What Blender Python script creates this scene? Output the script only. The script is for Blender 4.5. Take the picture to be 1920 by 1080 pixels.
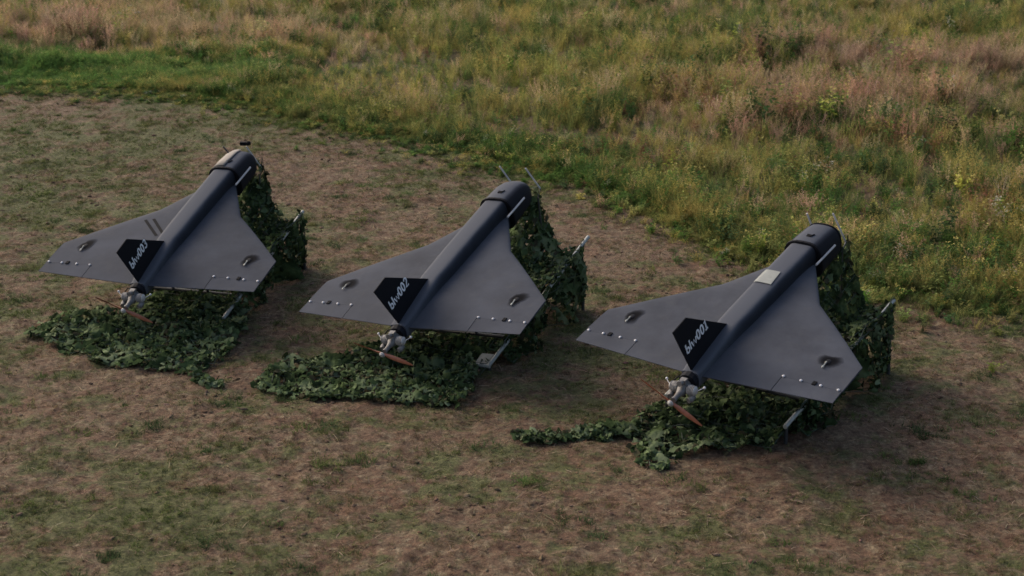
import bpy, math, random
import numpy as np
from mathutils import Matrix, Vector, Euler

for o in list(bpy.data.objects):
    bpy.data.objects.remove(o)
S = bpy.context.scene
COL = S.collection
R = math.radians
rng = np.random.default_rng(7)

# ------------------------------------------------------------------ camera
CAM_H = 5.7545
cam = bpy.data.cameras.new('camera')
cam.sensor_width = 36.0
cam.lens = 2998.68 / 1920 * 36
cam.clip_start = 0.1
cam.clip_end = 6000
cam.dof.use_dof = True
cam.dof.focus_distance = 15.8
cam.dof.aperture_fstop = 2.0
co = bpy.data.objects.new('camera', cam)
COL.objects.link(co)
co.location = (0, 0, CAM_H)
co.rotation_euler = (R(90) - 0.311, 0, 0)
S.camera = co

# ------------------------------------------------------------------ sky, sun, exposure
SUN_EL, SUN_AZ = R(34), R(-54)          # azimuth from +y towards +x: light comes from the far left
w = bpy.data.worlds.new('World')
S.world = w
w.use_nodes = True
nt = w.node_tree
bg = nt.nodes['Background']
sky = nt.nodes.new('ShaderNodeTexSky')
sky.sky_type = 'NISHITA'
sky.sun_disc = False
sky.sun_elevation = SUN_EL
sky.sun_rotation = SUN_AZ
sky.dust_density = 6.0
sky.air_density = 1.0
sky.ozone_density = 1.0
nt.links.new(sky.outputs[0], bg.inputs[0])
bg.inputs[1].default_value = 0.142
sl = bpy.data.lights.new('sun', 'SUN')
sl.energy = 0.75
sl.angle = R(45)
sl.color = (1.0, 0.975, 0.94)
so = bpy.data.objects.new('sun', sl)
COL.objects.link(so)
sd = Vector((math.sin(SUN_AZ) * math.cos(SUN_EL), math.cos(SUN_AZ) * math.cos(SUN_EL), math.sin(SUN_EL)))
so.rotation_euler = (-sd).to_track_quat('-Z', 'Y').to_euler()
so.location = (-20, 20, 20)
S.view_settings.view_transform = 'Standard'
S.view_settings.look = 'None'
S.view_settings.gamma = 1
S.view_settings.use_curve_mapping = False
S.view_settings.exposure = 0.86
S.cycles.filter_width = 1.6
S.cycles.use_denoising = True
S.cycles.denoising_prefilter = 'NONE'
S.cycles.max_bounces = 6

# ------------------------------------------------------------------ noise helpers
def vnoise(x, y, seed):
    xi = np.floor(x).astype(np.int64); yi = np.floor(y).astype(np.int64)
    fx = x - xi; fy = y - yi
    fx = fx * fx * (3 - 2 * fx); fy = fy * fy * (3 - 2 * fy)
    def h(a, b):
        n = (a * 374761393 + b * 668265263 + seed * 1442695041) & 0xFFFFFFFF
        n = ((n ^ (n >> 13)) * 1274126177) & 0xFFFFFFFF
        n = n ^ (n >> 16)
        return (n & 0xFFFF) / 65535.0
    a = h(xi, yi); b = h(xi + 1, yi); c = h(xi, yi + 1); d = h(xi + 1, yi + 1)
    return (a + (b - a) * fx) * (1 - fy) + (c + (d - c) * fx) * fy
def fbm(x, y, sc, seed, octv=3):
    r = 0; a = 1; t = 0
    for k in range(octv):
        r = r + a * vnoise(x / sc * 2 ** k + 17.3 * k + 1000, y / sc * 2 ** k - 9.1 * k + 1000, seed + k)
        t += a; a *= .5
    return r / t

# ------------------------------------------------------------------ material helpers
def mat(name, col, rough=.6, metal=0., noise=None, bump=None, spec=.5, vary=False):
    m = bpy.data.materials.new(name); m.use_nodes = True
    n = m.node_tree; b = n.nodes['Principled BSDF']
    b.inputs['Base Color'].default_value = (*col, 1)
    b.inputs['Roughness'].default_value = rough
    b.inputs['Metallic'].default_value = metal
    b.inputs['Specular IOR Level'].default_value = spec
    tc = n.nodes.new('ShaderNodeTexCoord')
    vec = tc.outputs['Object']
    if vary:                                   # each painted piece weathers in its own way
        oi = n.nodes.new('ShaderNodeObjectInfo'); vm = n.nodes.new('ShaderNodeVectorMath'); vm.operation = 'MULTIPLY_ADD'
        n.links.new(oi.outputs['Random'], vm.inputs[0]); vm.inputs[1].default_value = (37, 53, 29); n.links.new(tc.outputs['Object'], vm.inputs[2])
        vec = vm.outputs[0]
    if noise:
        sc, amt = noise
        t = n.nodes.new('ShaderNodeTexNoise'); t.inputs['Scale'].default_value = sc
        t.inputs['Detail'].default_value = 6; t.inputs['Roughness'].default_value = .65
        n.links.new(vec, t.inputs['Vector'])
        mr = n.nodes.new('ShaderNodeMapRange')
        mr.inputs['From Min'].default_value = .3; mr.inputs['From Max'].default_value = .7
        mr.inputs['To Min'].default_value = 1 - amt; mr.inputs['To Max'].default_value = 1 + amt
        n.links.new(t.outputs[0], mr.inputs[0])
        mx = n.nodes.new('ShaderNodeVectorMath'); mx.operation = 'SCALE'
        mx.inputs[0].default_value = col
        n.links.new(mr.outputs[0], mx.inputs['Scale'])
        n.links.new(mx.outputs[0], b.inputs['Base Color'])
        if vary:                               # thin brown dust and pale scuffs
            t2 = n.nodes.new('ShaderNodeTexNoise'); t2.inputs['Scale'].default_value = 6; t2.inputs['Detail'].default_value = 8; t2.inputs['Roughness'].default_value = .75
            n.links.new(vec, t2.inputs['Vector'])
            r2 = n.nodes.new('ShaderNodeMapRange'); r2.inputs['From Min'].default_value = .52; r2.inputs['From Max'].default_value = .8; r2.inputs['To Max'].default_value = .45
            n.links.new(t2.outputs[0], r2.inputs[0])
            m2 = n.nodes.new('ShaderNodeMix'); m2.data_type = 'RGBA'; n.links.new(r2.outputs[0], m2.inputs[0]); n.links.new(mx.outputs[0], m2.inputs[6]); m2.inputs[7].default_value = (.075, .072, .070, 1)
            n.links.new(m2.outputs[2], b.inputs['Base Color'])
        mr2 = n.nodes.new('ShaderNodeMapRange')
        mr2.inputs['To Min'].default_value = rough - .12; mr2.inputs['To Max'].default_value = rough + .12
        n.links.new(t.outputs[0], mr2.inputs[0]); n.links.new(mr2.outputs[0], b.inputs['Roughness'])
    if bump:
        sc, amt = bump
        t = n.nodes.new('ShaderNodeTexNoise'); t.inputs['Scale'].default_value = sc
        t.inputs['Detail'].default_value = 4
        n.links.new(tc.outputs['Object'], t.inputs['Vector'])
        bp = n.nodes.new('ShaderNodeBump'); bp.inputs['Strength'].default_value = amt
        bp.inputs['Distance'].default_value = .01
        n.links.new(t.outputs[0], bp.inputs['Height']); n.links.new(bp.outputs[0], b.inputs['Normal'])
    return m
def plant_mat(name, transl=.35, use_geo=True, att='INSTANCER'):
    """plant colour = per-plant tint times the blade's own tone"""
    m = bpy.data.materials.new(name); m.use_nodes = True
    n = m.node_tree; n.nodes.clear()
    out = n.nodes.new('ShaderNodeOutputMaterial')
    a = n.nodes.new('ShaderNodeAttribute'); a.attribute_type = att; a.attribute_name = 'tint'
    col = a.outputs['Color']
    if use_geo:
        g = n.nodes.new('ShaderNodeAttribute'); g.attribute_type = 'GEOMETRY'; g.attribute_name = 'tone'
        mx = n.nodes.new('ShaderNodeMix'); mx.data_type = 'RGBA'; mx.blend_type = 'MULTIPLY'
        mx.inputs[0].default_value = 1
        n.links.new(col, mx.inputs[6]); n.links.new(g.outputs['Color'], mx.inputs[7]); col = mx.outputs[2]
    d = n.nodes.new('ShaderNodeBsdfDiffuse'); t = n.nodes.new('ShaderNodeBsdfTranslucent')
    s = n.nodes.new('ShaderNodeMixShader'); s.inputs[0].default_value = transl
    n.links.new(col, d.inputs[0]); n.links.new(col, t.inputs[0])
    n.links.new(d.outputs[0], s.inputs[1]); n.links.new(t.outputs[0], s.inputs[2])
    n.links.new(s.outputs[0], out.inputs[0])
    return m

M = {}
M['skin'] = mat('grey_skin_paint', (.048, .051, .061), .75, noise=(1.9, .26), bump=(7, .15), spec=.05, vary=True)
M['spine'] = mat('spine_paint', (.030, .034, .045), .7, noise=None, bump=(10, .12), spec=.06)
def flank_shade_paint(m):
    """black soft-edged band on the spine flanks: spray plus flank shade painted in"""
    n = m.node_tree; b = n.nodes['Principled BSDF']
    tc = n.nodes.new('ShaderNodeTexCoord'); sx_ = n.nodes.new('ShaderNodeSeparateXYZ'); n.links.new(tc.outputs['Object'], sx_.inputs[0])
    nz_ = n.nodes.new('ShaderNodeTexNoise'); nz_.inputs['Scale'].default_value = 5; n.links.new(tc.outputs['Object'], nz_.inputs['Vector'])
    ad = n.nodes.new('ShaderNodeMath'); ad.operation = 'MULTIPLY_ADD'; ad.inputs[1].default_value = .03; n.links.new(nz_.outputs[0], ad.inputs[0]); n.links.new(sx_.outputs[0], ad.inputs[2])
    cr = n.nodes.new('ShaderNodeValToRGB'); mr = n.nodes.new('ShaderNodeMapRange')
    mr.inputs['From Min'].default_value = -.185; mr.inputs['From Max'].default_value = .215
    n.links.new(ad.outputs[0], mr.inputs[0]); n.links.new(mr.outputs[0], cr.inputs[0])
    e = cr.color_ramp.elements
    g_, k_ = (.062, .066, .078, 1), (.0095, .0098, .0125, 1)  # grey top, black flanks; the black also carries the unlit side's shade
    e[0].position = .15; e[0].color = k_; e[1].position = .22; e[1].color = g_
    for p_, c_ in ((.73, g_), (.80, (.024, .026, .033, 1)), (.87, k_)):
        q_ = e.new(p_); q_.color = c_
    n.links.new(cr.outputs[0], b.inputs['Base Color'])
flank_shade_paint(M['spine'])
M['black'] = mat('matt_black_paint', (.006, .006, .008), .7, noise=(6, .2), spec=.1)
M['hole'] = mat('dark_opening', (.005, .005, .006), .85, spec=.1)
M['white'] = mat('white_print', (.62, .61, .61), .7, noise=(55, .3))
M['bolt'] = mat('pale_bolt', (.45, .435, .44), .4)
M['alu'] = mat('cast_aluminium', (.34, .32, .30), .55, .1, noise=(25, .3), bump=(60, .2))
M['case'] = mat('dull_crankcase', (.12, .112, .105), .6, .1, noise=(25, .4), bump=(60, .25), spec=.3)
M['darkmetal'] = mat('dark_metal', (.05, .05, .05), .5, .5)
M['wood'] = mat('varnished_wood', (.22, .072, .038), .35, noise=(20, .25))
M['tube'] = mat('pale_steel_tube', (.27, .27, .24), .5, .2, noise=(14, .25))
M['plate'] = mat('grey_steel_plate', (.15, .155, .14), .6, .1, noise=(14, .3))
M['rod'] = mat('pale_rod', (.36, .34, .33), .45, noise=(14, .15))
M['patch'] = mat('pale_patch', (.2, .205, .185), .8, noise=(18, .12))
M['tan'] = mat('tan_board', (.17, .145, .12), .7, noise=(12, .15))

# ------------------------------------------------------------------ mesh helpers
def tag(o, label=None, cat=None, group=None, kind=None):
    if label: o['label'] = label
    if cat: o['category'] = cat
    if group: o['group'] = group
    if kind: o['kind'] = kind
    return o
def mesh(name, v, f, m=None, parent=None, smooth=False, link=True):
    me = bpy.data.meshes.new(name)
    v = np.asarray(v, dtype=float)
    me.from_pydata(v.tolist() if len(v) < 50000 else v, [], f)
    if m is not None: me.materials.append(m)
    if smooth:
        me.polygons.foreach_set('use_smooth', [True] * len(me.polygons)); me.set_sharp_from_angle(angle=R(38))
    o = bpy.data.objects.new(name, me)
    if link: COL.objects.link(o)
    if parent is not None: o.parent = parent
    return o
def empty(name, loc=(0, 0, 0)):
    o = bpy.data.objects.new(name, None); COL.objects.link(o); o.location = loc
    o.empty_display_size = .2
    return o
class MB:
    def __init__(s): s.v = []; s.f = []
    def add(s, v, f):
        b = len(s.v); s.v += [tuple(map(float, p)) for p in v]; s.f += [tuple(b + i for i in q) for q in f]; return s
    def tube(s, pts, r, n=8, caps=True):
        pts = [Vector(p) for p in pts]; rs = r if isinstance(r, (list, tuple)) else [r] * len(pts)
        V = []; F = []
        up = Vector((.123, .321, .94))
        for i, p in enumerate(pts):
            d = (pts[min(i + 1, len(pts) - 1)] - pts[max(i - 1, 0)]).normalized()
            a = d.cross(up).normalized(); b = d.cross(a).normalized()
            for k in range(n):
                t = 2 * math.pi * k / n
                V.append(p + (a * math.cos(t) + b * math.sin(t)) * rs[i])
        for i in range(len(pts) - 1):
            for k in range(n):
                F.append((i * n + k, i * n + (k + 1) % n, (i + 1) * n + (k + 1) % n, (i + 1) * n + k))
        if caps:
            F.append(tuple(range(n))[::-1]); F.append(tuple((len(pts) - 1) * n + k for k in range(n)))
        return s.add(V, F)
    def box(s, c, e, rot=None):
        c = Vector(c); V = []
        for x in (-1, 1):
            for y in (-1, 1):
                for z in (-1, 1):
                    p = Vector((x * e[0] / 2, y * e[1] / 2, z * e[2] / 2))
                    if rot is not None: p = rot @ p
                    V.append(c + p)
        return s.add(V, [(0, 1, 3, 2), (4, 6, 7, 5), (0, 4, 5, 1), (2, 3, 7, 6), (0, 2, 6, 4), (1, 5, 7, 3)])
    def ball(s, c, r, nu=10, nv=6):
        r = r if isinstance(r, (tuple, list)) else (r, r, r)
        V = [(c[0], c[1], c[2] + r[2])]; F = []
        for j in range(1, nv):
            for i in range(nu):
                a = math.pi * j / nv; b = 2 * math.pi * i / nu
                V.append((c[0] + r[0] * math.sin(a) * math.cos(b), c[1] + r[1] * math.sin(a) * math.sin(b), c[2] + r[2] * math.cos(a)))
        V.append((c[0], c[1], c[2] - r[2])); L = len(V) - 1
        for i in range(nu): F.append((0, 1 + i, 1 + (i + 1) % nu))
        for j in range(nv - 2):
            for i in range(nu):
                a = 1 + j * nu; F.append((a + i, a + nu + i, a + nu + (i + 1) % nu, a + (i + 1) % nu))
        a = 1 + (nv - 2) * nu
        for i in range(nu): F.append((a + i, L, a + (i + 1) % nu))
        return s.add(V, F)
    def build(s, name, m, parent=None, smooth=False):
        return mesh(name, s.v, s.f, m, parent, smooth)

# ------------------------------------------------------------------ ground
EX = np.array([-40, -15, -9.85, -7.71, -6.58, -4.94, -4.42, -2.8, -.93, .72, 1.45, 2.1, 2.91, 3.44, 4.23, 5.01, 5.68, 9, 40])
EY = np.array([34, 31.3, 30.48, 30.1, 29.57, 28.67, 28.42, 26.61, 24.82, 23.34, 22.13, 20.98, 18.98, 18.22, 17.76, 17.27, 16.8, 15.0, 6])
def edge(x): return np.interp(x, EX, EY)
def meadow_d(x, y):
    """metres beyond the mown edge (negative on the mown side)"""
    e = y - edge(x)
    e2 = y - np.maximum(edge(x - .7), 0); e3 = y - edge(x + .7)
    slope = np.abs(e2 - e3) / 1.4
    return e / np.sqrt(1 + slope ** 2) + .9 * (fbm(x, y, 1.5, 51, 3) - .5) + .5 * (fbm(x, y, .45, 57, 2) - .5)
def gheight(x, y):
    z = .05 * (fbm(x, y, 1.6, 3, 2) - .5)
    c = fbm(x, y * .8, .34, 11, 3)
    z = z + .07 * np.clip(c - .45, 0, .35) * (0.4 + 1.2 * fbm(x, y, 1.3, 15, 2))
    z = z + .030 * (fbm(x, y, .13, 21, 2) - .5) + .022 * (fbm(x, y, .06, 25, 2) - .5)
    return z
def axis(lo, hi, st, far_lo, far_hi):
    a = list(np.arange(lo, hi + st / 2, st))
    s = st
    while a[-1] < far_hi: s *= 1.25; a.append(a[-1] + s)
    s = st; b = [a[0]]
    while b[-1] > far_lo: s *= 1.25; b.append(b[-1] - s)
    return np.array(b[:0:-1] + a)
gx = axis(-8.2, 8.2, .038, -2500, 2500)
gy = axis(10.6, 25, .038, -800, 4000)
X, Y = np.meshgrid(gx, gy)
Z = gheight(X, Y) * np.clip(1.2 - (np.abs(Y - 18) - 20) / 60, 0, 1)
nx, ny = len(gx), len(gy)
idx = np.arange(nx * ny).reshape(ny, nx)
quads = np.stack([idx[:-1, :-1], idx[:-1, 1:], idx[1:, 1:], idx[1:, :-1]], -1).reshape(-1, 4)
me = bpy.data.meshes.new('ground')
me.vertices.add(nx * ny)
me.vertices.foreach_set('co', np.stack([X, Y, Z], -1).reshape(-1).astype(np.float32))
me.loops.add(len(quads) * 4); me.loops.foreach_set('vertex_index', quads.reshape(-1).astype(np.int32))
me.polygons.add(len(quads)); me.polygons.foreach_set('loop_start', (np.arange(len(quads)) * 4).astype(np.int32))
me.update(calc_edges=True)
def greenness(x, y):
    g = fbm(x, y * .8, 1.5, 71, 3) * .45 + fbm(x, y, .32, 75, 3) * .85 - .17
    g = g + .25 * np.exp(-((x + 7.5) / 2.6) ** 2 - ((y - 24) / 4.5) ** 2)
    g = g - .16 * np.exp(-((x - 2.6) / 3) ** 2 - ((y - 12.6) / 2) ** 2)
    g = g - .22 * np.exp(-((x + 1.2) / 1.6) ** 2 - ((y - 18.5) / 1.4) ** 2)
    g = g - .22 * np.exp(-((x - 1.2) / 1.8) ** 2 - ((y - 20) / 1.8) ** 2)
    g = g - .2 * np.exp(-((x + 3.5) / 2) ** 2 - ((y - 23.5) / 1.3) ** 2)
    return g
G = greenness(X, Y).astype(np.float32)
at = me.attributes.new('green', 'FLOAT', 'POINT'); at.data.foreach_set('value', G.reshape(-1))
at = me.attributes.new('bare', 'FLOAT', 'POINT')
at.data.foreach_set('value', (fbm(X, Y * .7, 1.0, 81, 4)).astype(np.float32).reshape(-1))
gm = bpy.data.materials.new('mown_soil'); gm.use_nodes = True
n = gm.node_tree; b = n.nodes['Principled BSDF']; b.inputs['Roughness'].default_value = .95
b.inputs['Specular IOR Level'].default_value = .15
def node(t, **k):
    q = n.nodes.new(t)
    for a, v in k.items(): setattr(q, a, v)
    return q
tc = node('ShaderNodeTexCoord')
def ntex(scale, detail=5, rough=.6, stretch=None):
    t = node('ShaderNodeTexNoise'); t.inputs['Scale'].default_value = scale; t.inputs['Detail'].default_value = detail
    t.inputs['Roughness'].default_value = rough
    if stretch:
        mp = node('ShaderNodeMapping'); mp.inputs['Scale'].default_value = stretch
        n.links.new(tc.outputs['Object'], mp.inputs[0]); n.links.new(mp.outputs[0], t.inputs['Vector'])
    else:
        n.links.new(tc.outputs['Object'], t.inputs['Vector'])
    return t.outputs[0]
def ramp(src, stops):
    r = node('ShaderNodeValToRGB'); e = r.color_ramp.elements
    while len(e) < len(stops): e.new(.5)
    for q, (p, c) in zip(e, stops): q.position = p; q.color = (*c, 1)
    n.links.new(src, r.inputs[0]); return r.outputs[0]
def mixc(f, a, c):
    q = node('ShaderNodeMix', data_type='RGBA')
    if isinstance(f, float): q.inputs[0].default_value = f
    else: n.links.new(f, q.inputs[0])
    for s_, v in ((6, a), (7, c)):
        if isinstance(v, tuple): q.inputs[s_].default_value = (*v, 1)
        else: n.links.new(v, q.inputs[s_])
    return q.outputs[2]
def attr(a):
    q = node('ShaderNodeAttribute'); q.attribute_name = a; return q.outputs['Fac']
def mrange(src, a, c, lo=0., hi=1.):
    q = node('ShaderNodeMapRange'); n.links.new(src, q.inputs[0])
    q.inputs['From Min'].default_value = a; q.inputs['From Max'].default_value = c
    q.inputs['To Min'].default_value = lo; q.inputs['To Max'].default_value = hi
    return q.outputs[0]
soil = ramp(ntex(7.5, 7, .75), [(.30, (0.0513, 0.0299, 0.0205)), (.44, (0.0943, 0.0598, 0.0401)), (.58, (0.1383, 0.0919, 0.0596)), (.74, (0.1946, 0.1418, 0.0933))])
red = ramp(ntex(5.0, 6, .7), [(.35, (0.0636, 0.0339, 0.0223)), (.55, (0.1178, 0.0679, 0.0429)), (.75, (0.1587, 0.1048, 0.0700))])
c0 = mixc(mrange(ntex(1.1, 5, .7), .42, .6), soil, red)
straw = ramp(ntex(21, 4, .7, (1, .7, 1)), [(.40, (0.0935, 0.0682, 0.0440)), (.55, (0.1650, 0.1320, 0.0836)), (.72, (0.2530, 0.2090, 0.1430))])
c0 = mixc(mrange(ntex(6.5, 6, .75), .47, .60, 0, .75), c0, straw)
grn = ramp(ntex(17, 4, .7), [(.3, (.034, .046, .016)), (.55, (.075, .086, .032)), (.75, (.125, .132, .055))])
gmask = node('ShaderNodeMath', operation='MULTIPLY_ADD'); n.links.new(attr('green'), gmask.inputs[0]); gmask.inputs[1].default_value = .55
n.links.new(ntex(4.2, 7, .75), gmask.inputs[2])
c1 = mixc(mrange(gmask.outputs[0], .72, .86, 0, .8), c0, grn)
fine = ramp(ntex(30, 6, .8), [(.32, (.34, .31, .29)), (.46, (.86, .85, .84)), (.58, (1.08, 1.08, 1.06)), (.72, (1.55, 1.5, 1.38))])
mm = node('ShaderNodeMix', data_type='RGBA', blend_type='MULTIPLY'); mm.inputs[0].default_value = 1
n.links.new(c1, mm.inputs[6]); n.links.new(fine, mm.inputs[7]); c1 = mm.outputs[2]
mid = ramp(ntex(10, 5, .75), [(.34, (.48, .45, .42)), (.46, (.95, .94, .93)), (.62, (1.1, 1.1, 1.08)), (.74, (1.3, 1.28, 1.2))])
mm = node('ShaderNodeMix', data_type='RGBA', blend_type='MULTIPLY'); mm.inputs[0].default_value = 1
n.links.new(c1, mm.inputs[6]); n.links.new(mid, mm.inputs[7]); c1 = mm.outputs[2]
n.links.new(c1, b.inputs['Base Color'])
bp = node('ShaderNodeBump'); bp.inputs['Strength'].default_value = .9; bp.inputs['Distance'].default_value = .025
n.links.new(ntex(38, 5, .7), bp.inputs['Height']); n.links.new(bp.outputs[0], b.inputs['Normal'])
me.materials.append(gm)
me.polygons.foreach_set('use_smooth', np.ones(len(quads), dtype=bool))
g = bpy.data.objects.new('ground', me); COL.objects.link(g)
tag(g, 'mown brown ground with dry stubble and patchy green grass', 'ground', kind='structure')

# ------------------------------------------------------------------ plants: source meshes and scatter
def blade(V, F, T, base, ang, h, lean, wd, tone, seg=3, tipw=.15):
    ca, sa = math.cos(ang), math.sin(ang)
    b0 = len(V)
    for i in range(seg + 1):
        t = i / seg
        r = lean * h * t * t
        z = h * t * (1 - .25 * lean * t)
        wv = wd * (1 - (1 - tipw) * t)
        cx, cy = base[0] + ca * r, base[1] + sa * r
        for s_ in (-1, 1):
            V.append((cx - sa * wv * s_ / 2, cy + ca * wv * s_ / 2, z)); T.append(tone)
    for i in range(seg):
        a = b0 + 2 * i; F.append((a, a + 1, a + 3, a + 2))
def leaf(V, F, T, p, d, L, wd, tone):
    d = d.normalized(); sd_ = d.cross(Vector((0, 0, 1)))
    if sd_.length < .01: sd_ = Vector((1, 0, 0))
    sd_.normalize(); b0 = len(V)
    for q in (p, p + d * L * .5 + sd_ * wd / 2, p + d * L - Vector((0, 0, L * .2)), p + d * L * .5 - sd_ * wd / 2):
        V.append(tuple(q)); T.append(tone)
    F.append((b0, b0 + 1, b0 + 2, b0 + 3))
def src(name, V, F, T, mats, mi=None):
    o = mesh(name, V, F, mats[0], link=False)
    for m_ in mats[1:]: o.data.materials.append(m_)
    a = o.data.attributes.new('tone', 'FLOAT_COLOR', 'POINT')
    a.data.foreach_set('color', np.array([(*t, 1) if not isinstance(t, float) else (t, t, t, 1) for t in T], dtype=np.float32).reshape(-1))
    if mi: o.data.polygons.foreach_set('material_index', mi)
    return o
rd = random.Random(5)
pm = plant_mat('plant_tissue', .42)
def grass_src(k, nb=22, spread=.14, wd=.016, lean=(.15, .7)):
    V, F, T = [], [], []
    for i in range(nb):
        a = rd.uniform(0, 6.28); r = spread * math.sqrt(rd.random())
        tn = rd.uniform(.65, 1.35)
        blade(V, F, T, (r * math.cos(a), r * math.sin(a)), rd.uniform(0, 6.28), rd.uniform(.55, 1.05), rd.uniform(*lean), wd * rd.uniform(.7, 1.3), tn)
    return src('grass_source', V, F, T, [pm])
def plume_src(k):
    V, F, T = [], [], []
    for i in range(16):
        a = rd.uniform(0, 6.28); r = .16 * math.sqrt(rd.random()); h = rd.uniform(.7, 1.1)
        tn = rd.uniform(.8, 1.25); an = rd.uniform(0, 6.28); le = rd.uniform(.1, .4)
        bx, by = r * math.cos(a), r * math.sin(a)
        blade(V, F, T, (bx, by), an, h, le, .009, tn * .8, 3, .5)
        for j in range(9):
            t = .62 + .4 * j / 9
            rr = le * h * t * t
            p = Vector((bx + math.cos(an) * rr, by + math.sin(an) * rr, h * t * (1 - .25 * le * t)))
            d = Vector((rd.uniform(-1, 1), rd.uniform(-1, 1), rd.uniform(.1, 1.2)))
            leaf(V, F, T, p, d, rd.uniform(.05, .1), .016, (tn * 1.1, tn, tn * .95))
    for i in range(10):
        a = rd.uniform(0, 6.28); r = .14 * math.sqrt(rd.random())
        blade(V, F, T, (r * math.cos(a), r * math.sin(a)), rd.uniform(0, 6.28), rd.uniform(.3, .7), rd.uniform(.3, .9), .018, (.7 * rd.uniform(.7, 1.2), .85, .6))
    return src('plume_source', V, F, T, [pm])
def herb_src(k, flower=None):
    V, F, T = [], [], []; mi = []
    for s_ in range(5):
        a = rd.uniform(0, 6.28); r = .12 * math.sqrt(rd.random()); h = rd.uniform(.6, 1.05); an = rd.uniform(0, 6.28); le = rd.uniform(.05, .4)
        bx, by = r * math.cos(a), r * math.sin(a)
        blade(V, F, T, (bx, by), an, h, le, .012, .8, 3, .6)
        for j in range(13):
            t = .15 + .85 * j / 13
            rr = le * h * t * t
            p = Vector((bx + math.cos(an) * rr, by + math.sin(an) * rr, h * t * (1 - .25 * le * t)))
            q = rd.uniform(0, 6.28)
            leaf(V, F, T, p, Vector((math.cos(q), math.sin(q), rd.uniform(-.1, .7))), rd.uniform(.1, .2) * (1.2 - .5 * t), rd.uniform(.04, .07), rd.uniform(.6, 1.4))
        mi += [0] * (len(F) - len(mi))
        if flower:
            tip = Vector((bx + math.cos(an) * le * h, by + math.sin(an) * le * h, h * (1 - .25 * le)))
            for j in range(7):
                p = tip + Vector((rd.uniform(-.07, .07), rd.uniform(-.07, .07), rd.uniform(-.12, .06)))
                q = rd.uniform(0, 6.28)
                leaf(V, F, T, p, Vector((math.cos(q), math.sin(q), .6)), .05, .04, 1.)
        mi += [1] * (len(F) - len(mi))
    return src('herb_source', V, F, T, [pm] + ([flower] if flower else []), mi if flower else None)
def collection(name, objs):
    c = bpy.data.collections.new(name)
    for o in objs: c.objects.link(o)
    return c
def scatter(name, coll, P, scale, tint, tilt=.12, rotv=None, flat=None):
    N = len(P)
    me = bpy.data.meshes.new(name); me.vertices.add(N)
    me.vertices.foreach_set('co', np.asarray(P, dtype=np.float32).reshape(-1))
    rot = np.stack([rng.normal(0, tilt, N), rng.normal(0, tilt, N), rng.uniform(0, 6.283, N)], -1) if rotv is None else rotv
    for nm, ty, key, arr in (('rot', 'FLOAT_VECTOR', 'vector', rot), ('scl', 'FLOAT_VECTOR', 'vector', scale), ('tint', 'FLOAT_COLOR', 'color', np.concatenate([tint, np.ones((N, 1))], 1))):
        a = me.attributes.new(nm, ty, 'POINT'); a.data.foreach_set(key, np.asarray(arr, dtype=np.float32).reshape(-1))
    o = bpy.data.objects.new(name, me); COL.objects.link(o)
    ng = bpy.data.node_groups.new(name, 'GeometryNodeTree')
    ng.interface.new_socket('Geometry', in_out='INPUT', socket_type='NodeSocketGeometry')
    ng.interface.new_socket('Geometry', in_out='OUTPUT', socket_type='NodeSocketGeometry')
    nn = ng.nodes; gi = nn.new('NodeGroupInput'); go = nn.new('NodeGroupOutput')
    ip = nn.new('GeometryNodeInstanceOnPoints'); ci = nn.new('GeometryNodeCollectionInfo')
    ci.inputs[0].default_value = coll; ci.inputs['Separate Children'].default_value = True; ci.inputs['Reset Children'].default_value = True
    ip.inputs['Pick Instance'].default_value = True
    ri = nn.new('FunctionNodeRandomValue'); ri.data_type = 'INT'
    ri.inputs['Min'].default_value = 0 if 'Min' in ri.inputs else 0
    for s_ in ri.inputs:
        if s_.type == 'INT' and s_.name == 'Min': s_.default_value = 0
        if s_.type == 'INT' and s_.name == 'Max': s_.default_value = len(coll.objects) - 1
    def na(nm, ty):
        q = nn.new('GeometryNodeInputNamedAttribute'); q.data_type = ty; q.inputs[0].default_value = nm; return q
    ra = na('rot', 'FLOAT_VECTOR'); sa = na('scl', 'FLOAT_VECTOR')
    er = nn.new('FunctionNodeEulerToRotation')
    L = ng.links.new
    L(gi.outputs[0], ip.inputs['Points']); L(ci.outputs[0], ip.inputs['Instance'])
    L([s_ for s_ in ri.outputs if s_.type == 'INT'][0], ip.inputs['Instance Index'])
    L(ra.outputs[0], er.inputs[0]); L(er.outputs[0], ip.inputs['Rotation']); L(sa.outputs[0], ip.inputs['Scale'])
    L(ip.outputs[0], go.inputs[0])
    md = o.modifiers.new('scatter', 'NODES'); md.node_group = ng
    return o
def s3(h, wd=None):
    wd = h if wd is None else wd
    return np.stack([wd, wd, h], -1)

grassC = collection('grass_sources', [grass_src(k) for k in range(5)])
plumeC = collection('plume_sources', [plume_src(k) for k in range(5)])
herbC = collection('herb_sources', [herb_src(k) for k in range(5)])
yellow = mat('yellow_petals', (.34, .28, .05), .7)
cream = mat('cream_petals', (.27, .25, .17), .7)
flowerC = collection('flower_sources', [herb_src(k, yellow) for k in range(3)] + [herb_src(9, cream)])

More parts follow.
